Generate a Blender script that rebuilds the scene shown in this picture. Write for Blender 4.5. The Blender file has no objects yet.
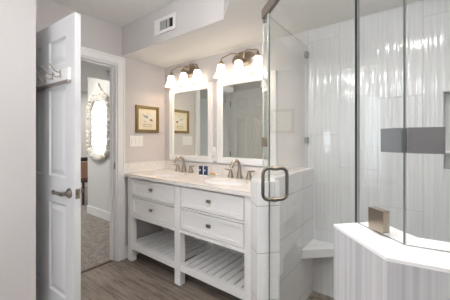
import bpy, bmesh, math, random
from mathutils import Vector, Matrix
S = bpy.context.scene
COL = S.collection
PI = math.pi
random.seed(4)

# ------------------------------------------------------------------ camera, world, lights, exposure
cam_d = bpy.data.cameras.new('camera'); cam = bpy.data.objects.new('camera', cam_d); COL.objects.link(cam)
cam.location = (0, 0, 1.26); cam.rotation_euler = (PI / 2, 0, math.radians(37.4))
cam_d.sensor_width = 36; cam_d.lens = 254.8 / 450 * 36; cam_d.shift_y = -11.0 / 450
cam_d.clip_start = 0.02
S.camera = cam

world = bpy.data.worlds.new('sky'); S.world = world; world.use_nodes = True
bgn = world.node_tree.nodes['Background']
bgn.inputs[0].default_value = (0.86, 0.93, 1.0, 1); bgn.inputs[1].default_value = 1.5

def area(name, loc, size, power, color, rot=(0, 0, 0), shape='DISK', size_y=None, portal=False):
    d = bpy.data.lights.new(name, 'AREA'); d.shape = shape; d.size = size
    if size_y: d.size_y = size_y
    d.energy = power; d.color = color
    o = bpy.data.objects.new(name, d); COL.objects.link(o); o.location = loc; o.rotation_euler = rot
    if portal: d.cycles.is_portal = True
    return o
area('shower_downlight', (0.0, 1.17, 2.122), 0.09, 2.6, (1.0, 0.96, 0.92))
area('alcove_fill', (-6.0, 3.3, 2.49), 0.3, 8, (1.0, 0.97, 0.95))  # added lamp, brightens the bedroom alcove
area('hall_fill', (-4.0, 1.0, 2.49), 0.3, 13, (1.0, 0.96, 0.93))  # added lamp, brightens the mirror wall and carpet beyond the doorway
area('added_window_portal', (-1.2, -1.78, 1.5), 1.4, 1, (1, 1, 1), (PI / 2, 0, PI), 'RECTANGLE', 1.3, True)  # portal for the added rear window
area('balcony_door_portal', (-7.15, 0.43, 1.2), 2.4, 1, (1, 1, 1), (0, -PI / 2, 0), 'RECTANGLE', 1.4, True)

S.view_settings.view_transform = 'Standard'; S.view_settings.look = 'None'
S.view_settings.exposure = 1.2; S.view_settings.gamma = 1.0; S.view_settings.use_curve_mapping = False

# ------------------------------------------------------------------ helpers
def lin(r, g, b):
    f = lambda c: (c / 255 / 12.92) if c / 255 <= 0.04045 else ((c / 255 + 0.055) / 1.055) ** 2.4
    return (f(r), f(g), f(b), 1)

class MB:
    """collects faces; build() links them as one mesh"""
    def __init__(s): s.v = []; s.f = []; s.m = []
    def add(s, verts, faces, m=0):
        o = len(s.v); s.v += [Vector(p) for p in verts]
        for f in faces: s.f.append([o + i for i in f]); s.m.append(m)
        return s
    def box(s, x0, x1, y0, y1, z0, z1, m=0):
        return s.prism([(x0, y0), (x1, y0), (x1, y1), (x0, y1)], z0, z1, m)
    def prism(s, poly, z0, z1, m=0, mt=None, mb=None):
        n = len(poly)
        a = sum(poly[i][0] * poly[(i + 1) % n][1] - poly[(i + 1) % n][0] * poly[i][1] for i in range(n))
        if a < 0: poly = poly[::-1]
        vs = [(p[0], p[1], z0) for p in poly] + [(p[0], p[1], z1) for p in poly]
        s.add(vs, [[i, (i + 1) % n, n + (i + 1) % n, n + i] for i in range(n)], m)
        s.add(vs, [list(range(n, 2 * n))], m if mt is None else mt)
        s.add(vs, [list(range(n))[::-1]], m if mb is None else mb)
        return s
    def obox(s, c, ax, ay, az, m=0, mside=None):
        """oriented box: half vectors; faces normal to ay get m, the rest mside"""
        c, ax, ay, az = map(Vector, (c, ax, ay, az))
        vs = [c + i * ax + j * ay + k * az for k in (-1, 1) for j in (-1, 1) for i in (-1, 1)]
        ms = m if mside is None else mside
        s.add(vs, [[0, 1, 5, 4], [3, 2, 6, 7]], m)
        s.add(vs, [[0, 2, 3, 1], [4, 5, 7, 6], [1, 3, 7, 5], [2, 0, 4, 6]], ms)
        return s
    def tube(s, pts, r, n=10, m=0, closed=False, cap=True, flat=None):
        pts = [Vector(p) for p in pts]; N = len(pts)
        rs = r if isinstance(r, (list, tuple)) else [r] * N
        up = None; rings = []
        for i, p in enumerate(pts):
            if closed: t = pts[(i + 1) % N] - pts[i - 1]
            else: t = pts[min(i + 1, N - 1)] - pts[max(i - 1, 0)]
            t.normalize()
            if up is None:
                up = Vector((0, 0, 1)) if abs(t.z) < 0.9 else Vector((0, 1, 0))
            a = t.cross(up); 
            if a.length < 1e-6: a = t.cross(Vector((1, 0, 0)))
            a.normalize(); b = a.cross(t).normalized(); up = b
            fl = 1.0 if flat is None else flat
            rings.append([p + rs[i] * (math.cos(2 * PI * k / n) * a + fl * math.sin(2 * PI * k / n) * b) for k in range(n)])
        vs = [q for R in rings for q in R]; fs = []
        for i in range(N if closed else N - 1):
            j = (i + 1) % N
            for k in range(n):
                fs.append([i * n + k, i * n + (k + 1) % n, j * n + (k + 1) % n, j * n + k])
        if cap and not closed:
            fs.append(list(range(n))[::-1]); fs.append([(N - 1) * n + k for k in range(n)])
        s.add(vs, fs, m); return s
    def lathe(s, prof, c=(0, 0, 0), n=24, axis='Z', m=0, sx=1, sy=1, cap0=True, cap1=True):
        vs = []; fs = []; c = Vector(c)
        for r, h in prof:
            for k in range(n):
                a = 2 * PI * k / n; x, y = r * math.cos(a) * sx, r * math.sin(a) * sy
                vs.append(c + Vector({'Z': (x, y, h), 'Y': (x, h, -y), 'X': (h, x, y)}[axis]))
        for i in range(len(prof) - 1):
            for k in range(n):
                fs.append([i * n + k, i * n + (k + 1) % n, (i + 1) * n + (k + 1) % n, (i + 1) * n + k])
        if cap0: fs.append(list(range(n))[::-1])
        if cap1: fs.append([(len(prof) - 1) * n + k for k in range(n)])
        s.add(vs, fs, m); return s
    def blob(s, c, rx, ry, rz, n=12, m=0):
        prof = [(math.sin(PI * i / 8), -math.cos(PI * i / 8)) for i in range(1, 8)]
        vs = []; c = Vector(c)
        for r, h in prof:
            for k in range(n):
                a = 2 * PI * k / n
                vs.append(c + Vector((rx * r * math.cos(a), ry * r * math.sin(a), rz * h)))
        q = len(prof)
        fs = [[i * n + k, i * n + (k + 1) % n, (i + 1) * n + (k + 1) % n, (i + 1) * n + k] for i in range(q - 1) for k in range(n)]
        vs += [c - Vector((0, 0, rz)), c + Vector((0, 0, rz))]
        fs += [[(k + 1) % n, k, q * n] for k in range(n)] + [[(q - 1) * n + k, (q - 1) * n + (k + 1) % n, q * n + 1] for k in range(n)]
        s.add(vs, fs, m); return s
    def build(s, name, mats, parent=None, local=False, bevel=0.0, sharp=35, origin=None):
        if not isinstance(mats, (list, tuple)): mats = [mats]
        if parent is not None:
            p = parent; off = Vector((0, 0, 0))
            while p.parent: p = p.parent
            if not local: off = Vector(p.location)
            loc = Vector((0, 0, 0))
        else:
            if origin is None:
                xs = [v.x for v in s.v]; ys = [v.y for v in s.v]; zs = [v.z for v in s.v]
                origin = ((min(xs) + max(xs)) / 2, (min(ys) + max(ys)) / 2, min(zs))
            off = loc = Vector(origin)
        me = bpy.data.meshes.new(name)
        me.from_pydata([v - off for v in s.v], [], s.f)
        for m in mats: me.materials.append(m)
        uv = me.uv_layers.new(name='UVMap')
        for i, p in enumerate(me.polygons):
            p.material_index = s.m[i]; p.use_smooth = True
            nrm = p.normal
            if abs(nrm.z) > 0.7: t = Vector((1, 0, 0)); b = Vector((0, 1, 0))
            else:
                t = Vector((0, 0, 1)).cross(nrm).normalized(); b = Vector((0, 0, 1))
                if abs(t.x) > abs(t.y): t = t if t.x > 0 else -t
                else: t = t if t.y > 0 else -t
            for li in p.loop_indices:
                w = me.vertices[me.loops[li].vertex_index].co + off
                uv.data[li].uv = (w.dot(t), w.dot(b))
        me.validate(); me.update()
        me.set_sharp_from_angle(angle=math.radians(sharp))
        o = bpy.data.objects.new(name, me); COL.objects.link(o)
        if parent is not None: o.parent = parent
        else: o.location = loc
        if bevel:
            bv = o.modifiers.new('bevel', 'BEVEL'); bv.width = bevel; bv.segments = 2; bv.limit_method = 'ANGLE'; bv.angle_limit = math.radians(40)
            bv.harden_normals = True
        return o

def tag(o, label, cat, group=None, kind=None):
    if label: o['label'] = label
    if cat: o['category'] = cat
    if group: o['group'] = group
    if kind: o['kind'] = kind
    return o
def thing(name, loc, label, cat, group=None, rz=0.0, kind=None):
    o = bpy.data.objects.new(name, None); COL.objects.link(o); o.location = loc; o.rotation_euler = (0, 0, rz)
    o.empty_display_size = 0.05
    return tag(o, label, cat, group, kind)
def struct(o): o['kind'] = 'structure'; return o
def dup(root, loc, label):
    r = root.copy(); COL.objects.link(r); r.location = loc; r['label'] = label
    for ch in list(root.children):
        c = ch.copy(); COL.objects.link(c); c.parent = r
        for g in ch.children:
            d = g.copy(); COL.objects.link(d); d.parent = c
    return r
def arc(c, r, a0, a1, n, plane='yz'):
    out = []
    for i in range(n + 1):
        a = math.radians(a0 + (a1 - a0) * i / n)
        u, w = r * math.cos(a), r * math.sin(a)
        out.append((c[0], c[1] + u, c[2] + w) if plane == 'yz' else (c[0] + u, c[1], c[2] + w))
    return out

# ------------------------------------------------------------------ materials
def mat(name, col, rough=0.5, metal=0.0, spec=0.5, emit=None, estr=0.0, coat=0.0):
    m = bpy.data.materials.new(name); m.use_nodes = True
    b = m.node_tree.nodes['Principled BSDF']
    b.inputs['Base Color'].default_value = col; b.inputs['Roughness'].default_value = rough
    b.inputs['Metallic'].default_value = metal; b.inputs['Specular IOR Level'].default_value = spec
    b.inputs['Coat Weight'].default_value = coat
    if emit: b.inputs['Emission Color'].default_value = emit; b.inputs['Emission Strength'].default_value = estr
    return m
def N(m, t, **kw):
    n = m.node_tree.nodes.new(t)
    for k, v in kw.items(): setattr(n, k, v)
    return n
def L(m, a, b): m.node_tree.links.new(a, b)
def bsdf(m): return m.node_tree.nodes['Principled BSDF']
def ramp(m, fac, stops):
    r = N(m, 'ShaderNodeValToRGB'); L(m, fac, r.inputs[0])
    e = r.color_ramp.elements
    while len(e) < len(stops): e.new(0.5)
    for i, (p, c) in enumerate(stops): e[i].position = p; e[i].color = c
    return r
def noise(m, vec, scale, detail=3, rough=0.5, stretch=(1, 1, 1)):
    mp = N(m, 'ShaderNodeMapping'); mp.inputs['Scale'].default_value = stretch; L(m, vec, mp.inputs[0])
    n = N(m, 'ShaderNodeTexNoise'); n.inputs['Scale'].default_value = scale; n.inputs['Detail'].default_value = detail
    n.inputs['Roughness'].default_value = rough; L(m, mp.outputs[0], n.inputs['Vector']); return n
def bump(m, h, strength, dist=0.01):
    b = N(m, 'ShaderNodeBump'); b.inputs['Strength'].default_value = strength; b.inputs['Distance'].default_value = dist
    L(m, h, b.inputs['Height']); L(m, b.outputs[0], bsdf(m).inputs['Normal'])
def pos(m): return N(m, 'ShaderNodeNewGeometry').outputs['Position']
def objc(m): return N(m, 'ShaderNodeTexCoord').outputs['Object']
def uvc(m): return N(m, 'ShaderNodeTexCoord').outputs['UV']
def math_(m, op, a, b=None):
    n = N(m, 'ShaderNodeMath', operation=op)
    for i, x in enumerate((a, b)):
        if x is None: continue
        if isinstance(x, (int, float)): n.inputs[i].default_value = x
        else: L(m, x, n.inputs[i])
    return n.outputs[0]

def paint(name, col, rough=0.6, bs=0.06):
    m = mat(name, col, rough, spec=0.3)
    n = noise(m, pos(m), 160, 2); bump(m, n.outputs[0], bs, 0.002); return m
M = {}
M['wall'] = paint('greige_wall_paint', lin(211, 207, 206))
M['bedwall'] = paint('bedroom_wall_paint', lin(220, 219, 215))
M['ceiling'] = paint('ceiling_paint', lin(243, 242, 240), 0.8)
M['trim'] = mat('white_trim_paint', lin(242, 242, 242), 0.35)
M['door'] = mat('white_door_paint', lin(226, 227, 229), 0.38)
M['cab'] = mat('white_cabinet_paint', lin(244, 243, 242), 0.35)
M['nickel'] = mat('brushed_nickel', lin(166, 155, 142), 0.28, 1.0)
M['pull'] = mat('dark_brushed_nickel', lin(134, 127, 118), 0.28, 1.0)
M['hook'] = mat('satin_nickel_hook', lin(178, 170, 163), 0.35, 1.0)
M['steel'] = mat('brushed_steel', lin(168, 166, 164), 0.25, 1.0)
M['header'] = mat('brushed_nickel_header', lin(176, 164, 156), 0.35, 1.0)
M['chrome_dark'] = mat('satin_pewter', lin(140, 134, 128), 0.3, 1.0)
M['mirror'] = mat('silvered_glass', (0.86, 0.9, 0.87, 1), 0.0, 1.0)
M['plastic'] = mat('white_plastic', lin(238, 237, 234), 0.35)
M['gold'] = mat('aged_gold_frame', lin(136, 116, 76), 0.45, 0.6)
M['dark'] = mat('dark_void', lin(30, 30, 32), 0.7)
M['porcelain'] = mat('white_porcelain', lin(246, 246, 246), 0.08)
M['darkwood'] = mat('dark_walnut', lin(58, 40, 32), 0.4)
M['louver'] = mat('grey_louver_paint', lin(190, 190, 190), 0.5)
M['blue'] = mat('navy_bottle', lin(46, 60, 96), 0.25)
M['soap'] = mat('tan_soap', lin(196, 160, 112), 0.5)
M['shade'] = mat('opal_glass_shade', lin(255, 240, 220), 0.3, emit=(1.0, 0.88, 0.74, 1), estr=0.85)
M['globe2'] = mat('fill_glow_rear', lin(255, 250, 244), 0.3, emit=(1.0, 0.985, 0.98, 1), estr=21)  # glow of the added globe behind the camera
M['globe'] = mat('fill_glow_front', lin(255, 250, 244), 0.3, emit=(1.0, 0.985, 0.98, 1), estr=22)  # glow of the added globe in front of the vanity
M['bulb'] = mat('lit_bulb', lin(255, 240, 220), 0.3, emit=(1.0, 0.89, 0.78, 1), estr=34)
M['edge'] = mat('glass_edge', lin(74, 82, 80), 0.2)
M['edge2'] = mat('pale_glass_edge', lin(150, 156, 154), 0.2)
M['seal'] = mat('clear_seal', lin(196, 206, 200), 0.2)

m = bpy.data.materials.new('clear_shower_glass'); m.use_nodes = True; nt = m.node_tree
nt.nodes.remove(nt.nodes['Principled BSDF']); out = nt.nodes['Material Output']
tr = N(m, 'ShaderNodeBsdfTransparent'); tr.inputs[0].default_value = (0.985, 0.993, 0.989, 1)
gl = N(m, 'ShaderNodeBsdfGlossy'); gl.inputs['Roughness'].default_value = 0.0
fr = N(m, 'ShaderNodeFresnel'); fr.inputs[0].default_value = 1.5
ge = N(m, 'ShaderNodeNewGeometry')
front = math_(m, 'SUBTRACT', 1.0, ge.outputs['Backfacing'])
fac = math_(m, 'MINIMUM', math_(m, 'MULTIPLY', math_(m, 'MULTIPLY', fr.outputs[0], 1.35), front), 1.0)
mx = N(m, 'ShaderNodeMixShader'); L(m, fac, mx.inputs[0]); L(m, tr.outputs[0], mx.inputs[1]); L(m, gl.outputs[0], mx.inputs[2])
L(m, mx.outputs[0], out.inputs[0]); M['glass'] = m

def tile(name, tw, th, shift, base, dark, streak=0.5, ribs=0.35, u0=0.0, v0=0.0, horiz=False):
    """large glossy wavy tile with soft grey streaks running along it"""
    m = mat(name, base, 0.10, spec=0.6)
    sp = N(m, 'ShaderNodeSeparateXYZ'); L(m, uvc(m), sp.inputs[0])
    u = math_(m, 'SUBTRACT', sp.outputs[0], u0); v = math_(m, 'SUBTRACT', sp.outputs[1], v0)
    if horiz: u, v = v, u
    cu = math_(m, 'DIVIDE', u, tw); col = math_(m, 'FLOOR', cu)
    sh = math_(m, 'MULTIPLY', math_(m, 'MODULO', math_(m, 'ADD', col, 30.0), 3.0), shift)
    cv = math_(m, 'DIVIDE', math_(m, 'ADD', v, sh), th)
    def line(c, w, size):
        f = math_(m, 'FRACT', c); d = math_(m, 'MINIMUM', f, math_(m, 'SUBTRACT', 1.0, f))
        return math_(m, 'LESS_THAN', d, w / size)
    grout = math_(m, 'MAXIMUM', line(cu, 0.0022 if horiz else 0.0013, tw), line(cv, 0.0014, th))
    row = math_(m, 'FLOOR', cv)
    cmb = N(m, 'ShaderNodeCombineXYZ'); L(m, math_(m, 'ADD', u, math_(m, 'MULTIPLY', col, 3.7)), cmb.inputs[0])
    L(m, math_(m, 'ADD', v, math_(m, 'MULTIPLY', row, 9.1)), cmb.inputs[1])
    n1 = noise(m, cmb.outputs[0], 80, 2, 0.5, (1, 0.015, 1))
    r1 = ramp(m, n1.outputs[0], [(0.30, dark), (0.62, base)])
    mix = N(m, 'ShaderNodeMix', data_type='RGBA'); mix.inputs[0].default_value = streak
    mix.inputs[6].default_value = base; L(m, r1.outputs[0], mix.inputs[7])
    g = N(m, 'ShaderNodeMix', data_type='RGBA'); L(m, grout, g.inputs[0]); L(m, mix.outputs[2], g.inputs[6])
    g.inputs[7].default_value = lin(196, 195, 192)
    L(m, g.outputs[2], bsdf(m).inputs['Base Color'])
    n2 = noise(m, cmb.outputs[0], 52, 1, 0.4, (1, 0.04, 1))
    n3 = noise(m, cmb.outputs[0], 9, 1, 0.5, (1, 0.6, 1))
    h = math_(m, 'ADD', n2.outputs[0], math_(m, 'MULTIPLY', n3.outputs[0], 0.25))
    h = math_(m, 'SUBTRACT', h, math_(m, 'MULTIPLY', grout, 0.5))
    bump(m, h, ribs, 0.008)
    return m
M['tile'] = tile('wavy_white_wall_tile', 0.245, 0.735, 0.245, lin(226, 227, 228), lin(202, 204, 206), 0.5, 0.7, u0=0.016 - 0.245 * 8, v0=0.313)
M['tile_low'] = tile('white_low_wall_tile', 0.255, 0.76, 0.25, lin(242, 242, 242), lin(230, 231, 232), 0.3, 0.06, u0=-20.0, v0=0.1335, horiz=True)
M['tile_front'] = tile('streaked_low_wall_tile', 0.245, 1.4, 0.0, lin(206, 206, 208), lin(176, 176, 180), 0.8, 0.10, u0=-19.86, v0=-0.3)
M['cap'] = mat('white_stone_cap', lin(246, 246, 246), 0.12)

m = mat('quartz_counter', lin(236, 228, 220), 0.12); n = noise(m, pos(m), 9, 8, 0.7)
r = ramp(m, n.outputs[0], [(0.32, lin(226, 219, 213)), (0.5, lin(242, 237, 232)), (0.8, lin(247, 243, 239))])
L(m, r.outputs[0], bsdf(m).inputs['Base Color']); M['quartz'] = m
m = mat('marble_splash', lin(230, 228, 226), 0.2); n = noise(m, pos(m), 26, 8, 0.75)
r = ramp(m, n.outputs[0], [(0.34, lin(222, 219, 217)), (0.52, lin(238, 235, 232)), (0.8, lin(244, 241, 238))])
L(m, r.outputs[0], bsdf(m).inputs['Base Color']); M['splash'] = m

# taupe wood look planks running along x
m = mat('wood_look_plank', lin(120, 104, 92), 0.42)
p = pos(m); br = N(m, 'ShaderNodeTexBrick'); br.offset = 0.37; br.inputs['Scale'].default_value = 1.0
br.inputs['Brick Width'].default_value = 1.22; br.inputs['Row Height'].default_value = 0.18; br.inputs['Mortar Size'].default_value = 0.0016
br.inputs['Color1'].default_value = lin(148, 135, 124); br.inputs['Color2'].default_value = lin(130, 118, 108); br.inputs['Mortar'].default_value = lin(84, 72, 63)
br.inputs['Mortar Smooth'].default_value = 0.2
L(m, p, br.inputs[0])
n = noise(m, p, 20, 8, 0.72, (0.16, 1.6, 1)); r = ramp(m, n.outputs[0], [(0.36, (0.46, 0.43, 0.41, 1)), (0.5, (0.98, 0.98, 0.98, 1)), (0.64, (1.3, 1.3, 1.3, 1))])
mx = N(m, 'ShaderNodeMix', data_type='RGBA', blend_type='MULTIPLY'); mx.inputs[0].default_value = 1.0
L(m, br.outputs[0], mx.inputs[6]); L(m, r.outputs[0], mx.inputs[7]); L(m, mx.outputs[2], bsdf(m).inputs['Base Color'])
bump(m, n.outputs[0], 0.12, 0.003); M['wood'] = m

m = mat('taupe_carpet', lin(132, 122, 114), 0.95, spec=0.1); n = noise(m, pos(m), 110, 4, 0.8); n2 = noise(m, pos(m), 14, 5, 0.65)
r = ramp(m, math_(m, 'ADD', math_(m, 'MULTIPLY', n.outputs[0], 0.7), math_(m, 'MULTIPLY', n2.outputs[0], 0.3)),
         [(0.36, lin(104, 96, 90)), (0.5, lin(150, 142, 135)), (0.64, lin(188, 181, 174))])
L(m, r.outputs[0], bsdf(m).inputs['Base Color']); bump(m, n.outputs[0], 0.6, 0.01); M['carpet'] = m

m = mat('pebble_mosaic', lin(130, 120, 110), 0.45); v = N(m, 'ShaderNodeTexVoronoi'); v.inputs['Scale'].default_value = 26; L(m, pos(m), v.inputs['Vector'])
v2 = N(m, 'ShaderNodeTexVoronoi', feature='DISTANCE_TO_EDGE'); v2.inputs['Scale'].default_value = 26; L(m, pos(m), v2.inputs['Vector'])
sp = N(m, 'ShaderNodeSeparateColor'); L(m, v.outputs['Color'], sp.inputs[0])
r = ramp(m, sp.outputs[0], [(0.0, lin(92, 80, 70)), (0.35, lin(136, 122, 108)), (0.7, lin(166, 154, 140)), (1.0, lin(110, 108, 106))])
mx = N(m, 'ShaderNodeMix', data_type='RGBA'); L(m, math_(m, 'LESS_THAN', v2.outputs[0], 0.07), mx.inputs[0]); L(m, r.outputs[0], mx.inputs[6]); mx.inputs[7].default_value = lin(150, 142, 132)
L(m, mx.outputs[2], bsdf(m).inputs['Base Color']); M['pebble'] = m

m = mat('antique_white_carving', lin(208, 204, 194), 0.5); n = noise(m, objc(m), 30, 4, 0.6)
r = ramp(m, n.outputs[0], [(0.36, lin(186, 180, 166)), (0.48, lin(226, 221, 210)), (0.7, lin(236, 232, 224))]); L(m, r.outputs[0], bsdf(m).inputs['Base Color']); M['carved'] = m
m = mat('brushed_clamp', lin(160, 158, 156), 0.3, 1.0); n = noise(m, objc(m), 60, 4, 0.6, (0.05, 0.05, 6)); bump(m, n.outputs[0], 0.12, 0.002); M['clamp'] = m
bsdf(m).inputs['Base Color'].default_value = lin(158, 160, 163)
m = mat('beach_print', lin(226, 222, 208), 0.6); n = noise(m, objc(m), 18, 2, 0.5, (1, 1, 2.2))
r = ramp(m, n.outputs[0], [(0.0, lin(226, 224, 214)), (0.6, lin(226, 224, 214)), (0.66, lin(170, 166, 158))]); L(m, r.outputs[0], bsdf(m).inputs['Base Color']); M['print'] = m
M['mat_board'] = mat('cream_mat_board', lin(226, 216, 192), 0.7)
M['print_dark'] = mat('print_ink_slate', lin(92, 92, 94), 0.7)
M['print_brown'] = mat('print_ink_brown', lin(150, 118, 92), 0.7)
M['blind'] = mat('balcony_paint', lin(196, 200, 190), 0.6)
M['cushion'] = mat('rust_cushion', lin(164, 126, 104), 0.8)
M['cloth'] = mat('blue_white_throw', lin(196, 204, 216), 0.8)
M['threshold'] = mat('threshold_strip', lin(112, 92, 76), 0.5)

# ------------------------------------------------------------------ plan
XD = -2.477                 # door wall, bathroom face
YV = 2.03                   # vanity wall face
d = Vector((-math.sin(math.radians(48)), math.cos(math.radians(48)), 0))   # along the diagonal door, away from the camera
nn = Vector((0.6691, 0.7431, 0))                                            # into the shower
J0 = Vector((-0.717, 1.298, 0))
J2 = J0 - d * 0.931
e6 = Vector((math.cos(math.radians(9)), math.sin(math.radians(9)), 0)); n6 = Vector((-e6.y, e6.x, 0))
def D(s, off=0.0): return J0 - d * s + nn * off
def xy(v): return (v.x, v.y)
CAPZ = 1.03; GT = 1.995

# ------------------------------------------------------------------ the room
b = MB().box(XD - 0.06, 1.2, -1.85, 2.03, -0.1, 0.0); struct(b.build('floor', M['wood']))
b = MB().box(-7.2, XD - 0.06, -1.6, 4.1, -0.1, 0.004); struct(b.build('floor_bedroom', M['carpet']))
b = MB().box(XD - 0.075, XD - 0.045, 0.605, 1.41, 0.0, 0.009); struct(b.build('trim_threshold', M['threshold'], bevel=0.003))
b = MB().box(XD, 1.2, -1.85, 2.03, 2.43, 2.53); struct(b.build('ceiling', M['ceiling']))
b = MB().box(-7.2, -2.587, -1.6, 4.1, 2.5, 2.6); struct(b.build('ceiling_bedroom', M['ceiling']))
b = MB().box(-3.7, -2.588, -1.59, 2.03, 2.13, 2.499); struct(b.build('ceiling_hall', M['ceiling']))
b = MB().prism([(XD, YV), (XD, 1.465), (-1.13, 1.465), (-0.25, 0.585), (1.1, 0.585), (1.1, YV)], 2.13, 2.4295, 0, mb=1)
struct(b.build('soffit', [M['wall'], M['ceiling']]))
# door wall with its opening, and the jog beside the door
b = MB(); b.box(-2.587, XD, 1.41, 2.03, 0, 2.43).box(-2.587, XD, 0.60, 1.41, 2.03, 2.43).box(-2.587, XD, -1.6, 0.60, 0, 2.43)
struct(b.build('wall_door', M['wall']))
b = MB().box(XD, -1.96, -1.7, 0.563, 0, 2.43); struct(b.build('wall_left', M['wall']))
b = MB().box(-2.586, -0.742, YV, 2.14, 0, 2.43); struct(b.build('wall_vanity', M['wall']))
b = MB().box(-4.5, -2.588, YV, 2.14, 0, 2.499); struct(b.build('wall_bedroom_mirror', M['bedwall']))
b = MB()
NX0, NX1, NZ0, NZ1 = 0.114, 0.46, 1.078, 1.547
b.box(-0.742, NX0, YV, 2.14, 0, 2.43).box(NX1, 1.1, YV, 2.14, 0, 2.43).box(NX0, NX1, YV, 2.14, 0, NZ0).box(NX0, NX1, YV, 2.14, NZ1, 2.43)
b.box(NX0, NX1, 2.12, 2.14, NZ0, NZ1)
struct(b.build('wall_shower', M['tile']))
b = MB().box(NX0, NX1, 2.032, 2.12, 1.175, 1.192); tag(struct(b.build('trim_niche_shelf', M['cap'])), None, None)
b = MB().box(1.1, 1.2, 0.75, 2.14, 0, 2.43); struct(b.build('wall_shower_right', M['tile']))
b = MB().box(1.1, 1.2, -1.85, 0.75, 0, 2.43); struct(b.build('wall_right', M['wall']))
b = MB(); WX0, WX1, WZ0, WZ1 = -1.75, -0.5, 0.85, 2.15
b.box(-1.96, WX0, -1.85, -1.7, 0, 2.43).box(WX1, 1.1, -1.85, -1.7, 0, 2.43).box(WX0, WX1, -1.85, -1.7, 0, WZ0).box(WX0, WX1, -1.85, -1.7, WZ1, 2.43)
struct(b.build('wall_rear', M['wall']))
b = MB(); b.box(WX0, WX1, -1.76, -1.70, WZ0, WZ0 + 0.05).box(WX0, WX1, -1.76, -1.70, WZ1 - 0.05, WZ1).box(WX0, WX0 + 0.05, -1.76, -1.70, WZ0 + 0.05, WZ1 - 0.05)
b.box(WX1 - 0.05, WX1, -1.76, -1.70, WZ0 + 0.05, WZ1 - 0.05).box(-1.225, -1.175, -1.76, -1.70, WZ0 + 0.05, WZ1 - 0.05)
w2 = struct(b.build('added_window', M['trim']))  # added window, unseen, lets sky light in from the rear
MB().box(WX0 + 0.05, WX1 - 0.05, -1.735, -1.729, WZ0 + 0.05, WZ1 - 0.05).build('pane', M['glass'], w2)

# bedroom shell
b = MB(); b.box(-7.2, -7.0, -1.6, -0.25, 0, 2.5).box(-7.2, -7.0, 2.14, 4.1, 0, 2.5).box(-7.2, -7.0, -0.25, 1.12, 2.42, 2.5).box(-7.2, -7.0, 1.12, 1.9, 0, 2.5).box(-7.2, -7.0, 1.9, 2.14, 0, 0.86).box(-7.2, -7.0, 1.9, 2.14, 1.5, 2.5)
struct(b.build('wall_bedroom_far', M['bedwall']))
b = MB().box(-7.0, -2.587, -1.7, -1.6, 0, 2.5); struct(b.build('wall_bedroom_left', M['bedwall']))
b = MB().box(-7.0, -4.4, 4.1, 4.2, 0, 2.5); struct(b.build('wall_bedroom_right', M['bedwall']))
b = MB().box(-4.5, -4.4, 2.14, 4.1, 0, 2.5); struct(b.build('wall_bedroom_return', M['bedwall']))
b = MB()
for yy in (-0.25, 1.07): b.box(-7.12, -7.06, yy, yy + 0.05, 0.06, 2.37)
b.box(-7.12, -7.06, -0.25, 1.12, 2.37, 2.42).box(-7.12, -7.06, -0.25, 1.12, 0.004, 0.06)
w1 = struct(b.build('window_1', M['trim']))
MB().box(-7.095, -7.085, -0.20, 1.07, 0.06, 2.37).build('pane', M['glass'], w1)
b = MB().box(-7.12, -7.06, 1.9, 1.93, 0.86, 1.5).box(-7.12, -7.06, 2.11, 2.14, 0.86, 1.5).box(-7.12, -7.06, 1.93, 2.11, 0.86, 0.89).box(-7.12, -7.06, 1.93, 2.11, 1.47, 1.5)
w3 = struct(b.build('window_3', M['trim']))
MB().box(-7.095, -7.085, 1.93, 2.11, 0.89, 1.47).build('pane', M['glass'], w3)
b = MB().box(-9.0, -7.2, -2.5, 4.5, -0.2, -0.02); struct(b.build('floor_balcony', M['louver']))
r = thing('balcony_railing', (-8.8, 1.0, -0.02), 'pale balcony railing with upright balusters, reflected in the ornate bedroom mirror', 'railing')
MB().box(-8.83, -8.77, -2.4, 4.4, 0.99, 1.05).build('top_rail', M['blind'], r)
MB().box(-8.82, -8.78, -2.4, 4.4, 0.06, 0.10).build('bottom_rail', M['blind'], r)
for i in range(46):
    yy = -2.35 + i * 0.148
    z0 = -0.02 if i % 15 == 0 else 0.10
    MB().box(-8.815, -8.785, yy, yy + 0.035, z0, 0.99).build('baluster', M['blind'], r)

# casings and baseboards
b = MB(); cw = 0.078
x0, x1 = XD + 0.0005, XD + 0.018
b.box(x0, x1, 1.41, 1.41 + cw, 0, 2.03 + cw).box(x0, x1, 0.59, 1.41, 2.03, 2.03 + cw)
b.box(x1, x1 + 0.006, 1.41 + cw - 0.02, 1.41 + cw, 0, 2.03 + cw).box(x1, x1 + 0.006, 0.59, 1.41 + cw - 0.02, 2.03 + cw - 0.02, 2.03 + cw)
struct(b.build('trim_1', M['trim'], bevel=0.004))
b = MB(); b.box(-2.592, XD + 0.006, 1.392, 1.4095, 0.004, 2.03).box(-2.592, XD + 0.006, 0.6005, 1.392, 2.012, 2.0295).box(-2.592, XD + 0.006, 0.6005, 0.615, 0.004, 2.012)
b.box(-2.56, -2.52, 1.380, 1.392, 0.004, 2.0).box(-2.56, -2.52, 0.615, 1.392, 2.0, 2.012)
jm = struct(b.build('trim_2', M['trim'], bevel=0.002))
MB().box(-2.505, -2.483, 1.3905, 1.3925, 0.95, 1.02).build('strike_plate', M['chrome_dark'], jm)
struct(MB().box(XD + 0.0005, XD + 0.014, 1.489, 2.028, 0, 0.13).build('baseboard_door', M['trim'], bevel=0.004))
struct(MB().box(-2.46, -0.81, YV - 0.014, YV - 0.0005, 0, 0.13).build('baseboard_vanity', M['trim'], bevel=0.004))
struct(MB().box(-1.9595, -1.946, -1.7, 0.563, 0, 0.13).build('baseboard_left', M['trim'], bevel=0.004))
struct(MB().box(-4.5, -2.594, YV - 0.016, YV - 0.0005, 0.004, 0.135).build('baseboard_bedroom', M['trim'], bevel=0.004))

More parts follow.
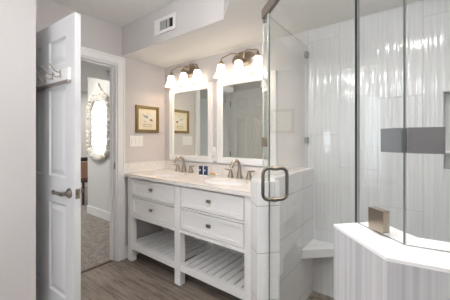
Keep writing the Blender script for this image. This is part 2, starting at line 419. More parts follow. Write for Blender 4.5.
# ------------------------------------------------------------------ low tiled walls of the shower
def off_poly_left():
    h = 0.064
    # straight leg along x=-0.717, short diagonal leg ending at s=0.09
    # corner offsets found by intersecting the offset lines
    def corner(sgn):
        # line x = -0.717 + sgn*h ; line D(s, sgn*h)
        xx = -0.717 + (0.045 if sgn > 0 else -h)
        p = D(0, sgn * h); t = (xx - p.x) / d.x
        return Vector((xx, p.y + d.y * t, 0))
    o = corner(-1); i = corner(1)
    return [(-0.717 - h, YV - 0.001), xy(o), xy(D(0.09, -h)), xy(D(0.09, h)), xy(i), (-0.717 + 0.045, YV - 0.001)]
pl = off_poly_left()
struct(MB().prism(pl, 0, CAPZ - 0.009).build('wall_low_left', M['tile_low']))
b = MB().prism(pl, CAPZ - 0.0089, CAPZ); struct(b.build('trim_3', M['cap'], bevel=0.004))
# right-hand low wall, diagonal then running to the right
hf, hb = 0.074, 0.066
def isect(p, u, q, w):
    det = u.x * (-w.y) + w.x * u.y
    r = q - p; t = (r.x * (-w.y) + w.x * r.y) / det
    return p + u * t
kf = Vector((-0.0515, 0.583, 0)); kb = isect(D(0, hb), -d, J2 + n6 * hb, e6)
fr_ = Vector((0.0417, 0.5965, 0)); far_f = fr_ + e6 * ((1.1 - fr_.x) / e6.x); bk_ = J2 + n6 * hb; far_b = bk_ + e6 * ((1.1 - bk_.x) / e6.x)
pr = [xy(D(0.779, -0.071)), xy(kf), xy(far_f), xy(far_b), xy(kb), xy(D(0.779, hb))]
inset = 0.0012
prw = [xy(D(0.7795, -0.071 + inset)), xy(kf + nn * inset * 0.8 + n6 * inset * 0.3), xy(far_f + n6 * inset), xy(far_b - n6 * inset), xy(kb - nn * inset), xy(D(0.7795, hb - inset))]
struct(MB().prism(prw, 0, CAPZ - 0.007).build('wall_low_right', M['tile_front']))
struct(MB().prism(pr, CAPZ - 0.0069, CAPZ).build('trim_4', M['cap'], bevel=0.002))
# curb under the door and the shower floor
struct(MB().prism([xy(D(0.0905, -0.06)), xy(D(0.782, -0.06)), xy(D(0.782, 0.06)), xy(D(0.0905, 0.06))], 0, 0.10).build('trim_5', M['cap'], bevel=0.004))
pf = [pl[5], pl[4], xy(D(0.09, 0.064)), xy(D(0.779, 0.066)), xy(kb), xy(far_b), (1.1, YV - 0.001)]
struct(MB().prism(pf, 0.001, 0.06).build('floor_shower', M['pebble']))
# corner bench
bx = -0.6715
b = MB().prism([(bx, YV - 0.001), (bx, 1.767), (bx + 0.265, YV - 0.001)], 0.408, 0.468)
tag(b.build('corner_bench', M['tile_low'], bevel=0.006), 'triangular white tiled shower bench in the corner behind the low wall', 'bench')

# ------------------------------------------------------------------ shower glass
def glass(parent, a, c, z0, z1, name='glass_pane', t=0.004, edge='seal'):
    ax = (c - a) / 2; mid = (a + c) / 2
    u = ax.normalized(); w = Vector((-u.y, u.x, 0)) * t
    return MB().obox(mid + Vector((0, 0, (z0 + z1) / 2)), ax, w, Vector((0, 0, (z1 - z0) / 2)), 0, 1).build(name, [M['glass'], M[edge]], parent)
def plate(parent, c, u, w, hz, t, name, mt, bev=0.004):
    """plate centred at c, half width along u, half thickness t along w"""
    return MB().obox(c, u, w * t, Vector((0, 0, hz)), 0).build(name, mt, parent, bevel=bev)
Z = lambda v, z: Vector((v.x, v.y, z))
A = Vector((-0.717, YV - 0.004, 0))
g1 = thing('shower_panel', (-0.717, 1.66, CAPZ), 'long fixed clear glass panel on the low wall beside the vanity', 'shower glass')
glass(g1, A, J0 + Vector((0, 0.004, 0)), CAPZ + 0.001, GT)
ux = Vector((1, 0, 0)); uy = Vector((0, 1, 0))
for zc in (1.25, 1.93):
    plate(g1, Vector((-0.717, YV - 0.026, zc)), uy * 0.022, ux, 0.025, 0.011, 'wall_clamp', M['clamp'])
plate(g1, Vector((-0.717, 1.298 + 0.031, 1.243)), uy * 0.025, ux, 0.026, 0.011, 'corner_clamp', M['nickel'])
g2 = thing('shower_panel', Z(D(0.045), CAPZ), 'narrow strip of fixed clear glass between the long panel and the glass door', 'shower glass')
glass(g2, D(0.003), D(0.09), CAPZ + 0.001, 1.938)
plate(g2, Z(D(0.034), 1.243), d * 0.026, nn, 0.026, 0.011, 'corner_clamp', M['nickel'])
MB().obox(Z(D(0.0945), 1.5), -d * 0.0035, nn * 0.006, Vector((0, 0, 0.435))).build('seal', M['seal'], g2)
g3 = thing('shower_panel', Z(D(0.85), CAPZ), 'narrow fixed clear glass panel on the near low wall, left of the large clamp', 'shower glass')
glass(g3, D(0.787), D(0.929), CAPZ + 0.001, GT, t=0.003, edge='edge2')
plate(g3, Z(D(0.931 - 0.0312), 1.257), d * 0.0290, nn, 0.0275, 0.007, 'corner_clamp', M['clamp'], 0.005)
plate(g3, Z(D(0.857), CAPZ + 0.0325), d * 0.0235, nn, 0.0265, 0.009, 'base_clamp', M['nickel'], 0.005)
g4 = thing('shower_panel', Z(J2 + e6 * 0.5, CAPZ), 'wide fixed clear glass panel on the near low wall, right of the large clamp', 'shower glass')
glass(g4, J2 + e6 * 0.002, J2 + e6 * (1.09 + 0.02), CAPZ + 0.001, GT, t=0.003, edge='edge2')
plate(g4, Z(J2 + e6 * 0.0352, 1.257), e6 * 0.0308, n6, 0.0275, 0.007, 'corner_clamp', M['clamp'], 0.005)
g5 = thing('shower_door', Z(D(0.44), 0.115), 'frameless clear glass shower door with a rounded metal pull handle', 'shower door')
glass(g5, D(0.102), D(0.777), 0.115, 1.938, edge='edge')
def loop(sgn):
    s0 = 0.184; z0, z1 = 0.955, 1.113; r = 0.030; w = 0.064
    pts = [D(s0, sgn * 0.006) + Vector((0, 0, z0))]
    for k in range(7):
        a = -90 + 15 * k; pts.append(D(s0, sgn * (w - r + r * math.cos(math.radians(a)))) + Vector((0, 0, z0 + r + r * math.sin(math.radians(a)))))
    for k in range(7):
        a = 15 * k; pts.append(D(s0, sgn * (w - r + r * math.cos(math.radians(a)))) + Vector((0, 0, z1 - r + r * math.sin(math.radians(a)))))
    pts.append(D(s0, sgn * 0.006) + Vector((0, 0, z1)))
    return MB().tube(pts, 0.0088, 12)
hd = loop(-1).build('pull_handle', M['pull'], g5)
loop(1).build('inner_pull', M['pull'], hd)
for zz in (0.955, 1.113):
    a, c = D(0.184, -0.013) + Vector((0, 0, zz)), D(0.184, 0.013) + Vector((0, 0, zz))
    MB().tube([a, c], 0.0125, 14).build('washer', M['nickel'], hd)
    MB().obox(Z(D(0.19), zz), Vector((0, 0, 0.001)), nn * 0.001, d * 0.001)
g6 = thing('header_bar', Z(D(0.45), 1.941), 'brushed metal header bar above the glass shower door', 'header bar')
MB().obox(Z(D(0.398), 1.967), d * 0.385, nn * 0.013, Vector((0, 0, 0.026))).build('bar', M['header'], g6, bevel=0.002)
MB().obox(Z(D(0.026, 0.003), 1.930), d * 0.012, nn * 0.010, Vector((0, 0, 0.0105))).build('end_bracket', M['steel'], g6, bevel=0.002)

# ------------------------------------------------------------------ the open six-panel door
hx, hy = -2.473, 0.62
ang = math.radians(3.8)
dr = bpy.data.objects.new('door_1', None); COL.objects.link(dr); dr.location = (hx, hy, 0.012); dr.rotation_euler = (0, 0, ang); struct(dr)
dr['label'] = 'white six-panel door standing open beside the left wall'
W, T, H = 0.812, 0.036, 2.018
xs = [0.0, 0.112, 0.345, 0.467, 0.700, W]; zs = [0.0, 0.235, 0.83, 1.0, 1.58, 1.73, 1.90, H]
b = MB()
for i in range(5):
    for j in range(7):
        if i in (1, 3) and j in (1, 3, 5):
            X0, X1, Z0, Z1 = xs[i], xs[i + 1], zs[j], zs[j + 1]
            for sd, yb in ((1, T), (-1, 0.0)):
                prof = [(0, 0), (0.011, 0.010), (0.020, 0.010), (0.048, 0.003)]
                rings = []
                for ins, dep in prof:
                    y = yb - sd * dep
                    rings.append([(X0 + ins, y, Z0 + ins), (X1 - ins, y, Z0 + ins), (X1 - ins, y, Z1 - ins), (X0 + ins, y, Z1 - ins)])
                vs = [q for R in rings for q in R]; fs = []
                for k in range(3):
                    for q in range(4):
                        f = [k * 4 + q, k * 4 + (q + 1) % 4, (k + 1) * 4 + (q + 1) % 4, (k + 1) * 4 + q]
                        fs.append(f if sd < 0 else f[::-1])
                fs.append([12, 13, 14, 15] if sd < 0 else [15, 14, 13, 12])
                b.add(vs, fs)
        else: b.box(xs[i], xs[i + 1], 0, T, zs[j], zs[j + 1])
b.build('door_leaf', M['door'], dr, local=True, sharp=12)
hz_ = 0.912
for sd, y0 in ((-1, 0.0), (1, T)):
    b = MB().lathe([(0.031, 0.0), (0.031, sd * 0.006), (0.022, sd * 0.014), (0.012, sd * 0.018), (0.011, sd * 0.05), (0.0, sd * 0.052)], (W - 0.062, y0, hz_), 20, 'Y')
    hnd = b.build('door_handle', M['pull'], dr, local=True)
    lev = [(W - 0.062, y0 + sd * 0.046, hz_), (W - 0.085, y0 + sd * 0.050, hz_ + 0.002), (W - 0.12, y0 + sd * 0.052, hz_ + 0.004), (W - 0.150, y0 + sd * 0.050, hz_ - 0.002), (W - 0.168, y0 + sd * 0.047, hz_ + 0.004), (W - 0.172, y0 + sd * 0.047, hz_ + 0.014)]
    MB().tube(lev, [0.0125, 0.0115, 0.0105, 0.0105, 0.0115, 0.008], 10).build('lever', M['pull'], hnd, local=True)
lp = MB().box(W, W + 0.0015, 0.005, T - 0.005, hz_ - 0.03, hz_ + 0.03).build('latch_plate', M['nickel'], dr, local=True)
MB().box(W + 0.0015, W + 0.010, 0.012, T - 0.012, hz_ - 0.010, hz_ + 0.010).build('latch_bolt', M['nickel'], lp, local=True)
for zc in (0.2, 1.0, 1.82):
    MB().lathe([(0.006, -0.045), (0.006, 0.045)], (-0.002, T + 0.004, zc), 10).build('hinge', M['chrome_dark'], dr, local=True)

# coat-hook rail on the door
hr = thing('hook_rail', (hx, hy, 0.012), 'white coat rail with metal hooks mounted on the open door', 'hook rail', rz=ang)
RZ0, RZ1 = 1.612, 1.688
MB().box(0.10, W - 0.042, -0.016, -0.0005, RZ0, RZ1).build('rail_board', M['trim'], hr, local=True, bevel=0.004)
MB().box(0.095, W - 0.038, -0.024, -0.0005, RZ0 - 0.014, RZ0 - 0.0005).build('rail_ledge', M['hook'], hr, local=True, bevel=0.002)
for k in range(6):
    s = W - 0.14 - 0.106 * k; zc = 1.662
    base = MB().box(s - 0.008, s + 0.008, -0.021, -0.0165, zc - 0.028, zc + 0.024).build('hook', M['hook'], hr, local=True, bevel=0.002)
    up = [(s, -0.021, zc + 0.006), (s, -0.040, zc + 0.006), (s, -0.052, zc + 0.014), (s, -0.066, zc + 0.032), (s, -0.080, zc + 0.046)]
    MB().tube(up, [0.0048, 0.0042, 0.0038, 0.0038, 0.0048], 8).blob(up[-1], 0.006, 0.006, 0.006, 8).build('upper_prong', M['hook'], base, local=True)
    lo = [(s, -0.021, zc - 0.014), (s, -0.034, zc - 0.026), (s, -0.050, zc - 0.026), (s, -0.058, zc - 0.010)]
    MB().tube(lo, 0.0038, 8).blob(lo[-1], 0.0065, 0.0065, 0.0065, 8).build('lower_prong', M['hook'], base, local=True)

# ------------------------------------------------------------------ vanity
VX0, VX1, VF, VB = -2.43, -0.906, 1.50, 2.012
v = thing('vanity_cabinet', ((VX0 + VX1) / 2, 1.76, 0), 'white double vanity with four drawers and open slatted shelves below', 'vanity cabinet')
lw = 0.072; mx0, mx1 = -1.704, -1.632
for (a, c) in ((VX0, VX0 + lw), (mx0, mx1), (VX1 - lw, VX1)):
    MB().box(a, c, VF, VF + 0.06, 0.0, 0.8685).build('leg', M['cab'], v, bevel=0.003)
    MB().box(a, c, VB - 0.06, VB, 0.0, 0.455).build('leg', M['cab'], v, bevel=0.003)
b = MB()
b.box(VX0 + lw, mx0, VF + 0.004, VF + 0.03, 0.456, 0.486).box(mx1, VX1 - lw, VF + 0.004, VF + 0.03, 0.456, 0.486)
b.box(VX0 + lw, mx0, VF + 0.004, VF + 0.03, 0.664, 0.678).box(mx1, VX1 - lw, VF + 0.004, VF + 0.03, 0.664, 0.678)
b.box(VX0 + lw, mx0, VF + 0.004, VF + 0.03, 0.856, 0.8685).box(mx1, VX1 - lw, VF + 0.004, VF + 0.03, 0.856, 0.8685)
b.box(VX0 + 0.004, VX1 - 0.004, VF + 0.06, VB, 0.456, 0.74)
b.box(VX0 + 0.004, VX0 + 0.02, VF + 0.06, VB, 0.74, 0.8685).box(VX1 - 0.02, VX1 - 0.004, VF + 0.06, VB, 0.74, 0.8685)
b.build('body', M['cab'], v, bevel=0.002)
def drawer(x0, x1, z0, z1):
    g = 0.0065; x0 += g; x1 -= g; z0 += g; z1 -= g; y = VF + 0.002; fw = 0.026
    b = MB(); b.box(x0 + fw, x1 - fw, y + 0.013, y + 0.022, z0 + fw, z1 - fw)
    b.box(x0, x0 + fw, y, y + 0.022, z0, z1).box(x1 - fw, x1, y, y + 0.022, z0, z1).box(x0 + fw, x1 - fw, y, y + 0.022, z0, z0 + fw).box(x0 + fw, x1 - fw, y, y + 0.022, z1 - fw, z1)
    dw = b.build('drawer', M['cab'], v)
    xc, zc = (x0 + x1) / 2, (z0 + z1) / 2 + 0.008
    MB().box(xc - 0.021, xc + 0.021, y - 0.016, y - 0.006, zc - 0.0115, zc + 0.0115).lathe([(0.006, -0.007), (0.006, 0.0145)], (xc, y, zc), 10, 'Y').build('knob', M['nickel'], dw, bevel=0.003)
for (x0, x1) in ((VX0 + lw, mx0), (mx1, VX1 - lw)):
    drawer(x0, x1, 0.486, 0.664); drawer(x0, x1, 0.678, 0.856)
b = MB()
for (x0, x1) in ((VX0 + lw, mx0), (mx1, VX1 - lw)):
    b.box(x0, x1, VF + 0.006, VF + 0.034, 0.125, 0.186).box(x0, x1, VB - 0.034, VB - 0.006, 0.125, 0.186)
b.box(VX0 + 0.02, VX0 + 0.048, VF + 0.06, VB - 0.06, 0.125, 0.186).box(VX1 - 0.048, VX1 - 0.02, VF + 0.06, VB - 0.06, 0.125, 0.186)
b.build('shelf_rail', M['cab'], v, bevel=0.003)
for (x0, x1) in ((VX0 + lw - 0.02, mx0 + 0.02), (mx1 - 0.02, VX1 - lw + 0.02)):
    b = MB(); n = 10; p_ = (x1 - x0) / n
    for k in range(n): b.box(x0 + k * p_ + 0.008, x0 + (k + 1) * p_ - 0.008, VF + 0.034, VB - 0.034, 0.160, 0.180)
    b.build('slatted_shelf', M['cab'], v, bevel=0.002)

# counter with two oval cut-outs
ct = thing('countertop', (-1.64, 1.75, 0.87), 'white quartz countertop across the double vanity', 'countertop')
CX0, CX1, CY0, CY1, CZ0, CZ1 = XD + 0.002, -0.784, 1.475, YV - 0.002, 0.8695, 0.90
SINKS = (-2.037, -1.309); SY, SA, SB = 1.715, 0.205, 0.150
b = MB(); xcut = [CX0]
for sx in SINKS: xcut += [sx - 0.26, sx + 0.26]
xcut.append(CX1)
for i in range(0, len(xcut), 2): b.box(xcut[i], xcut[i + 1], CY0, CY1, CZ0, CZ1)
for sx in SINKS:
    X0, X1 = sx - 0.26, sx + 0.26; n = 48; outer = []; inner = []
    for k in range(n):
        a = 2 * PI * (k + 0.5) / n; ca, sa = math.cos(a), math.sin(a)
        hx_ = 0.26; hy_ = (CY1 - SY) if sa > 0 else (SY - CY0)
        t = min(hx_ / abs(ca) if abs(ca) > 1e-9 else 1e9, hy_ / abs(sa) if abs(sa) > 1e-9 else 1e9)
        outer.append((sx + t * ca, SY + t * sa)); inner.append((sx + SA * ca, SY + SB * sa))
    # snap the nearest outer points to the rectangle corners
    for cx, cy in ((X0, CY0), (X1, CY0), (X1, CY1), (X0, CY1)):
        k = min(range(n), key=lambda q: (outer[q][0] - cx) ** 2 + (outer[q][1] - cy) ** 2); outer[k] = (cx, cy)
    vs = [(p[0], p[1], CZ1) for p in outer] + [(p[0], p[1], CZ1) for p in inner] + [(p[0], p[1], CZ0) for p in inner] + [(p[0], p[1], CZ0) for p in outer]
    fs = []
    for k in range(n):
        j = (k + 1) % n
        fs += [[k, j, n + j, n + k], [n + k, n + j, 2 * n + j, 2 * n + k], [2 * n + k, 2 * n + j, 3 * n + j, 3 * n + k], [3 * n + k, 3 * n + j, j, k]]
    b.add(vs, fs)
b.build('slab', M['quartz'], ct, sharp=30)
MB().box(CX0 + 0.02, -0.784, YV - 0.022, YV - 0.001, 0.9005, 1.002).build('backsplash', M['splash'], ct, bevel=0.002)
MB().box(CX0 - 0.001, CX0 + 0.0195, CY0 + 0.004, YV - 0.001, 0.9005, 1.002).build('side_splash', M['splash'], ct, bevel=0.002)
def sink(sx, label):
    sk = thing('sink_basin', (sx, SY, 0.745), label, 'sink', 'undermount sinks in the vanity counter')
    b = MB(); prof = [(1.06, 0.0), (1.0, 0.0), (0.97, -0.03), (0.9, -0.075), (0.72, -0.11), (0.4, -0.122), (0.12, -0.124)]
    b.lathe([(SA * r, h + 0.869) for r, h in prof], (sx, SY, 0), 40, sy=SB / SA, cap0=False)
    b.build('basin', M['porcelain'], sk)
    MB().lathe([(0.026, 0.7455), (0.026, 0.748), (0.018, 0.747)], (sx, SY, 0), 20).build('drain', M['nickel'], sk)
sink(-2.037, 'white oval undermount sink below the far left mirror')
sink(-1.309, 'white oval undermount sink nearer the shower glass')

# faucets
def faucet():
    f = thing('faucet', (-2.037, 1.93, 0.9002), 'brushed nickel gooseneck faucet at the far left sink', 'faucet', 'faucets on the vanity counter')
    b = MB().lathe([(0.032, 0.0), (0.032, 0.007), (0.026, 0.022), (0.020, 0.055), (0.0155, 0.085)], (0, 0, 0), 20)
    pts = [(0, 0, 0.065), (0, 0, 0.09), (0, -0.001, 0.105)] + arc((0, -0.062, 0.105), 0.060, 5, 150, 14) + [(0, -0.120, 0.122), (0, -0.1245, 0.110)]
    pts = pts[:-2] + [(0, -0.122, 0.121), (0, -0.127, 0.108)]
    b.tube(pts, [0.0155] * 3 + [0.0145] * 15 + [0.016, 0.017], 14)
    b.build('spout', M['nickel'], f, local=True)
    for sg in (-1, 1):
        hb_ = MB().lathe([(0.031, 0.0), (0.031, 0.007), (0.026, 0.020), (0.019, 0.048), (0.015, 0.066), (0.016, 0.074), (0.0, 0.079)], (sg * 0.102, 0.002, 0), 20).build('handle', M['nickel'], f, local=True)
        MB().tube([(sg * 0.098, 0.002, 0.070), (sg * 0.125, -0.003, 0.072), (sg * 0.162, -0.008, 0.076)], [0.011, 0.010, 0.008], 10, flat=0.7).build('lever', M['nickel'], hb_, local=True)
    return f
f1 = faucet(); dup(f1, (-1.309, 1.93, 0.9002), 'brushed nickel gooseneck faucet at the sink nearer the shower glass')

# things on the counter
def bottle(x, y, label):
    t = thing('toiletry_bottle', (x, y, 0.9003), label, 'bottle', 'blue bottles on the counter')
    MB().box(-0.0165, 0.0165, -0.013, 0.013, 0.012, 0.098).build('bottle_body', M['blue'], t, local=True, bevel=0.004)
    MB().lathe([(0.012, 0.0), (0.012, 0.0118)], n=16).build('cap', M['plastic'], t, local=True)
    MB().box(-0.008, 0.008, -0.0139, -0.0131, 0.050, 0.066).build('bottle_label', M['cloth'], t, local=True)
bottle(-1.700, 1.835, 'small blue toiletry bottle on the counter, left of the pair')
bottle(-1.642, 1.842, 'small blue toiletry bottle on the counter, next to the tan soap')
t = thing('soap_dish', (-1.605, 1.905, 0.9003), 'small pale dish holding tan soap behind the blue bottles', 'soap dish')
MB().lathe([(0.036, 0.0), (0.048, 0.004), (0.066, 0.015), (0.063, 0.0155), (0.042, 0.008), (0.0, 0.007)], n=28, sy=0.72, cap1=False).build('dish', M['porcelain'], t, local=True)
tag(MB().blob((-1.605, 1.905, 0.921), 0.036, 0.024, 0.0125, 16).build('soap_bar', M['soap']), 'tan bar of soap in the small dish', 'soap')

# ------------------------------------------------------------------ mirrors over the vanity
def wall_mirror():
    W_, H_ = 0.656, 0.835; t = thing('wall_mirror', (-2.037, YV, 1.017), 'white framed wall mirror over the far left sink', 'mirror', 'white framed mirrors over the vanity')
    fw = 0.062; x0, x1 = -W_ / 2, W_ / 2
    def fr(i0, i1, y0, b):
        b.box(x0 + i0, x0 + i1, y0, -0.001, i0, H_ - i0).box(x1 - i1, x1 - i0, y0, -0.001, i0, H_ - i0)
        b.box(x0 + i1, x1 - i1, y0, -0.001, i0, i1).box(x0 + i1, x1 - i1, y0, -0.001, H_ - i1, H_ - i0)
    b = MB(); fr(0, 0.020, -0.028, b); fr(0.020, 0.050, -0.022, b); fr(0.050, fw, -0.014, b)
    b.build('frame', M['trim'], t, local=True, bevel=0.003)
    MB().box(x0 + fw - 0.004, x1 - fw + 0.004, -0.008, -0.002, fw - 0.004, H_ - fw + 0.004).build('mirror_glass', M['mirror'], t, local=True)
    return t
wm = wall_mirror(); dup(wm, (-1.309, YV, 1.017), 'white framed wall mirror between the outlet and the shower glass')

# ------------------------------------------------------------------ vanity lights
def vanity_light():
    t = thing('vanity_light', (-2.058, YV, 2.02), 'three-shade vanity light above the far left mirror, lit', 'vanity light', 'vanity lights over the mirrors')
    MB().lathe([(0.128, -0.0005), (0.128, -0.010), (0.118, -0.018), (0.085, -0.022), (0.0, -0.024)], n=40, axis='Y', sy=0.55).build('backplate', M['nickel'], t, local=True)
    for k in (-1, 0, 1):
        xk = k * 0.205; yk = -0.085
        if k == 0: pts = [(0, -0.018, 0.005), (0, -0.045, 0.03), (0, -0.075, 0.035), (0, yk, 0.020), (0, yk, -0.005)]
        else: pts = [(k * 0.015, -0.018, 0.0), (k * 0.035, -0.048, 0.035), (k * 0.085, -0.075, 0.050), (k * 0.15, -0.083, 0.034), (k * 0.190, yk, 0.026), (xk, yk, 0.012), (xk, yk, -0.005)]
        sm = []
        for i in range(len(pts) - 1):
            p0, p1, p2, p3 = (Vector(pts[max(0, min(len(pts) - 1, q))]) for q in (i - 1, i, i + 1, i + 2))
            for w in range(4):
                u = w / 4; sm.append(0.5 * ((2 * p1) + (p2 - p0) * u + (2 * p0 - 5 * p1 + 4 * p2 - p3) * u * u + (3 * p1 - p0 - 3 * p2 + p3) * u ** 3))
        sm.append(Vector(pts[-1]))
        a_ = MB().tube(sm, 0.0065, 10).build('arm', M['nickel'], t, local=True)
        MB().lathe([(0.006, 0.008), (0.010, 0.004), (0.014, -0.008), (0.027, -0.026), (0.030, -0.036), (0.028, -0.038)], (xk, yk, 0), 20).build('fitter', M['nickel'], a_, local=True)
        sh = MB().lathe([(0.024, -0.034), (0.033, -0.040), (0.039, -0.056), (0.043, -0.085), (0.047, -0.108), (0.056, -0.130), (0.069, -0.150), (0.074, -0.160),
                         (0.071, -0.160), (0.066, -0.150), (0.053, -0.130), (0.044, -0.108), (0.040, -0.085), (0.036, -0.056)], (xk, yk, 0), 28, cap0=True, cap1=False).build('shade', M['shade'], t, local=True, sharp=60)
        MB().blob((xk, yk, -0.078), 0.024, 0.024, 0.030, 12).build('bulb', M['bulb'], sh, local=True)
    return t
vl = vanity_light(); dup(vl, (-1.33, YV, 2.02), 'three-shade vanity light above the mirror nearer the shower, lit')

# ------------------------------------------------------------------ door wall: picture, switches
pc = thing('framed_picture', (XD, 1.773, 1.333), 'gold framed print hanging on the wall between doorway and vanity', 'picture')
PW, PH = 0.306, 0.302
def yz(b, y0, y1, z0, z1, xa, xb): return b.box(XD + xa, XD + xb, 1.773 + y0, 1.773 + y1, 1.333 + z0, 1.333 + z1)
b = MB(); f = 0.034; h = PW / 2
for (o0, o1, dp) in ((0, 0.016, 0.022), (0.016, f, 0.016)):
    yz(b, -h + o0, -h + o1, o0, PH - o0, 0.001, dp); yz(b, h - o1, h - o0, o0, PH - o0, 0.001, dp)
    yz(b, -h + o1, h - o1, o0, o1, 0.001, dp); yz(b, -h + o1, h - o1, PH - o1, PH - o0, 0.001, dp)
b.build('picture_frame', M['gold'], pc, bevel=0.002)
mb_ = yz(MB(), -h + f, h - f, f, PH - f, 0.002, 0.008).build('mat_board', M['mat_board'], pc)
b = yz(MB(), -0.078, 0.078, 0.120, 0.222, 0.008, 0.0086); b.build('print', M['print'], pc)
pr_ = [o for o in pc.children if o.name.startswith('print')][0]
b = MB()
for (y0, z0, y1, z1, w) in ((-0.07, 0.208, -0.005, 0.172, 0.007), (-0.065, 0.19, 0.0, 0.165, 0.006), (-0.03, 0.20, 0.012, 0.178, 0.006)):
    b.tube([(XD + 0.009, 1.773 + y0, 1.333 + z0), (XD + 0.009, 1.773 + y1, 1.333 + z1)], [w * 0.4, w], 6, flat=0.3)
b.build('ink_stroke', M['print_dark'], pr_)
MB().blob((XD + 0.0085, 1.773 + 0.05, 1.333 + 0.145), 0.0015, 0.022, 0.014, 10).build('ink_spot', M['print_brown'], pr_)
b = MB(); yz(b, -0.052, 0.052, 0.066, 0.094, 0.008, 0.0088); b.build('caption_window', M['print_brown'], pc)
b = MB(); yz(b, -0.045, 0.045, 0.071, 0.089, 0.0088, 0.0092); b.build('caption_paper', M['print'], pc)

sw = thing('switch_plate', (XD, 1.632, 1.18), 'white three-gang light switch plate below the gold framed print', 'light switch')
MB().box(XD + 0.0005, XD + 0.006, 1.549, 1.715, 1.180, 1.296).build('plate', M['plastic'], sw, bevel=0.003)
for k in (-1, 0, 1):
    y = 1.632 + k * 0.046; MB().box(XD + 0.0062, XD + 0.010, y - 0.016, y + 0.016, 1.205, 1.271).build('rocker', M['plastic'], sw, bevel=0.002)

# outlet and plug-in between the mirrors
ol = thing('wall_outlet', (-1.673, YV, 1.015), 'white wall outlet between the two mirrors', 'outlet')
MB().box(-1.704, -1.642, YV - 0.005, YV - 0.0005, 1.035, 1.150).build('plate', M['plastic'], ol, bevel=0.002)
MB().box(-1.690, -1.656, YV - 0.0065, YV - 0.0052, 1.045, 1.080).build('socket', M['plastic'], ol)
nl = thing('night_light', (-1.673, YV - 0.007, 1.09), 'white plug-in night light on the outlet between mirrors', 'night light')
MB().box(-1.697, -1.649, YV - 0.040, YV - 0.0068, 1.095, 1.140).build('plug_body', M['plastic'], nl, bevel=0.006)
MB().lathe([(0.026, 1.1405), (0.028, 1.155), (0.024, 1.172), (0.012, 1.180)], (-1.673, YV - 0.030, 0), 20).build('diffuser', M['porcelain'], nl)

# vent in the soffit
vt = thing('air_vent', (-1.785, 1.465, 2.20), 'white air vent with grey louvers in the soffit face', 'vent')
yv = 1.4645
b = MB(); V0, V1, U0, U1 = -1.925, -1.645, 2.197, 2.335
b.box(V0, V0 + 0.075, yv - 0.010, yv, U0, U1).box(V1 - 0.03, V1, yv - 0.010, yv, U0, U1).box(V0 + 0.075, V1 - 0.03, yv - 0.010, yv, U0, U0 + 0.028).box(V0 + 0.075, V1 - 0.03, yv - 0.010, yv, U1 - 0.028, U1)
b.build('vent_frame', M['plastic'], vt, bevel=0.003)
MB().box(V0 + 0.075, V1 - 0.03, yv - 0.002, yv - 0.0005, U0 + 0.028, U1 - 0.028).build('backing', M['dark'], vt)
b = MB(); n = 13
for k in range(n):
    x = V0 + 0.08 + k * 0.0095
    if k < 9: b.obox((x, yv - 0.006, (U0 + U1) / 2), (0.0043, -0.002, 0), (0.0006, 0.0013, 0), (0, 0, 0.041))
    else: b.obox((x + 0.006, yv - 0.005, (U0 + U1) / 2), (0.001, 0.003, 0), (0.0006, -0.0002, 0), (0, 0, 0.041))
b.build('louvers', M['louver'], vt)

# ------------------------------------------------------------------ seen through the doorway
om = thing('ornate_mirror', (-4.10, YV, 0.95), 'ornate antique white carved mirror on the bedroom wall', 'mirror')
mxc, mw, mz0, mz1 = -4.10, 0.27, 1.02, 1.87    # inner glass half width and heights
def outline(hw, z0, z1, ch):
    """shouldered rectangle outline, closed, many points"""
    c = [(-hw, z0 + ch), (-hw, z1 - ch * 1.2), (-hw + ch * 0.45, z1 - ch * 0.9), (-hw + ch * 0.9, z1 - ch * 0.2), (-hw + ch * 1.3, z1), (hw - ch * 1.3, z1), (hw - ch * 0.9, z1 - ch * 0.2), (hw - ch * 0.45, z1 - ch * 0.9), (hw, z1 - ch * 1.2), (hw, z0 + ch), (hw - ch * 0.7, z0 + ch * 0.3), (hw - ch * 1.2, z0), (-hw + ch * 1.2, z0), (-hw + ch * 0.7, z0 + ch * 0.3)]
    pts = []
    for i in range(len(c)):
        a, q = Vector(c[i]), Vector(c[(i + 1) % len(c)]); k = max(2, int((q - a).length / 0.02))
        for w in range(k): pts.append(a + (q - a) * (w / k))
    return pts
inn = outline(mw, mz0, mz1, 0.10)
cen = Vector((0, (mz0 + mz1) / 2)); n = len(inn); rings = []
for (o, y) in ((0.0, -0.012), (0.008, -0.030), (0.030, -0.022), (0.060, -0.050), (0.085, -0.040), (0.105, -0.015), (0.105, -0.001)):
    R = []
    for i, p in enumerate(inn):
        tg = (inn[(i + 1) % n] - inn[i - 1]).normalized(); nr = Vector((-tg.y, tg.x))
        if nr.dot(p - cen) < 0: nr = -nr
        wob = (0.013 * math.sin(i * 0.9) + 0.010 * math.sin(i * 0.37 + 1)) * (o / 0.1)
        q = p + nr * (o * 0.92 + wob)
        R.append((mxc + q.x, YV + y * (1 + (0.25 * math.sin(i * 1.7) if o > 0.02 else 0)) - (0.0008 if y > -0.002 else 0), q.y))
    rings.append(R)
vs = [q for R in rings for q in R]; fs = []
for k in range(len(rings) - 1):
    for i in range(n): fs.append([k * n + i, k * n + (i + 1) % n, (k + 1) * n + (i + 1) % n, (k + 1) * n + i])
MB().add(vs, fs).build('carved_frame', M['carved'], om, sharp=70)
vs = [(mxc + p.x * 1.01, YV - 0.010, p.y) for p in inn]
MB().add(vs, [list(range(n))]).add([(q[0], YV - 0.002, q[2]) for q in vs], [list(range(n))[::-1]]).build('mirror_glass', M['mirror'], om)
def carve(b, items):
    for (x, z, r, rz_, ) in items: b.blob((mxc + x, YV - 0.032, z), r * 1.22, 0.030, rz_ * 1.15, 10)
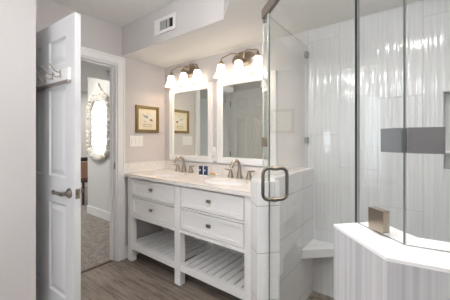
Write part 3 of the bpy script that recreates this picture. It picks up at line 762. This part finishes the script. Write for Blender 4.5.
b = MB(); carve(b, [(0, 2.07, 0.050, 0.060), (-0.05, 2.03, 0.05, 0.045), (0.05, 2.03, 0.05, 0.045), (-0.115, 1.985, 0.062, 0.035), (0.115, 1.985, 0.062, 0.035), (0, 1.99, 0.07, 0.05), (-0.19, 1.95, 0.055, 0.035), (0.19, 1.95, 0.055, 0.035), (-0.255, 1.90, 0.045, 0.04), (0.255, 1.90, 0.045, 0.04), (0, 2.13, 0.022, 0.03)])
b.build('crest', M['carved'], om, sharp=70)
b = MB(); carve(b, [(0, 0.955, 0.075, 0.05), (-0.10, 0.965, 0.06, 0.035), (0.10, 0.965, 0.06, 0.035), (-0.19, 0.99, 0.055, 0.035), (0.19, 0.99, 0.055, 0.035), (-0.29, 1.06, 0.04, 0.05), (0.29, 1.06, 0.04, 0.05)])
b.build('bottom_carving', M['carved'], om, sharp=70)
for sg in (-1, 1):
    b = MB()
    for k in range(9): b.blob((mxc + sg * (0.325 + 0.012 * (k % 2)), YV - 0.034, 1.14 + k * 0.08), 0.026, 0.024, 0.046, 8)
    b.build('leaf_carving', M['carved'], om, sharp=70)

sp_ = thing('ceiling_sprinkler', (-3.16, 1.68, 2.13), 'small metal fire sprinkler on the hall ceiling beyond the doorway', 'sprinkler')
MB().lathe([(0.030, 2.1295), (0.030, 2.122), (0.012, 2.118), (0.010, 2.095)], (-3.16, 1.68, 0), 16).build('escutcheon', M['louver'], sp_)
MB().lathe([(0.004, 2.0948), (0.004, 2.075), (0.014, 2.073), (0.014, 2.070)], (-3.16, 1.68, 0), 16).build('deflector', M['louver'], sp_)

ch = thing('bedroom_chair', (-5.30, 2.42, 0.004), 'dark wooden chair in the bedroom, glimpsed past the open door', 'chair')
for (x, y) in ((-5.5, 2.22), (-5.1, 2.22), (-5.5, 2.62), (-5.1, 2.62)):
    MB().tube([(x, y, 0.004), (x, y, 0.43)], [0.018, 0.024], 10).build('leg', M['darkwood'], ch)
MB().box(-5.54, -5.06, 2.18, 2.66, 0.431, 0.475).build('seat', M['darkwood'], ch, bevel=0.01)
b = MB().box(-5.53, -5.49, 2.19, 2.23, 0.476, 0.88).box(-5.53, -5.49, 2.61, 2.65, 0.476, 0.88).box(-5.53, -5.495, 2.23, 2.61, 0.80, 0.88).box(-5.53, -5.495, 2.23, 2.61, 0.62, 0.68)
b.build('backrest', M['darkwood'], ch, bevel=0.006)
tag(MB().box(-5.44, -5.30, 2.20, 2.62, 0.477, 0.80).build('seat_cushion', M['cushion'], bevel=0.05), 'rust coloured cushion on the dark bedroom chair', 'cushion')

# added globes, out of view, to fill the bathroom with light
def fill_globe(x, y, label, gm='globe'):
    t = thing('fill_globe', (x, y, 1.96), label, 'fill light', 'added globes, out of view, that fill the bathroom with light')
    MB().lathe([(0.075, 2.4295), (0.075, 2.41), (0.015, 2.395), (0.012, 2.155)], (x, y, 0), 28).build('canopy', M['nickel'], t)
    MB().blob((x, y, 2.06), 0.12, 0.12, 0.0945, 24).build('globe', M[gm], t, sharp=80)
fill_globe(-0.58, 0.50, 'added fill light globe, out of view in front of the vanity')
fill_globe(-0.35, -0.80, 'added fill light globe, out of view behind the camera', 'globe2')
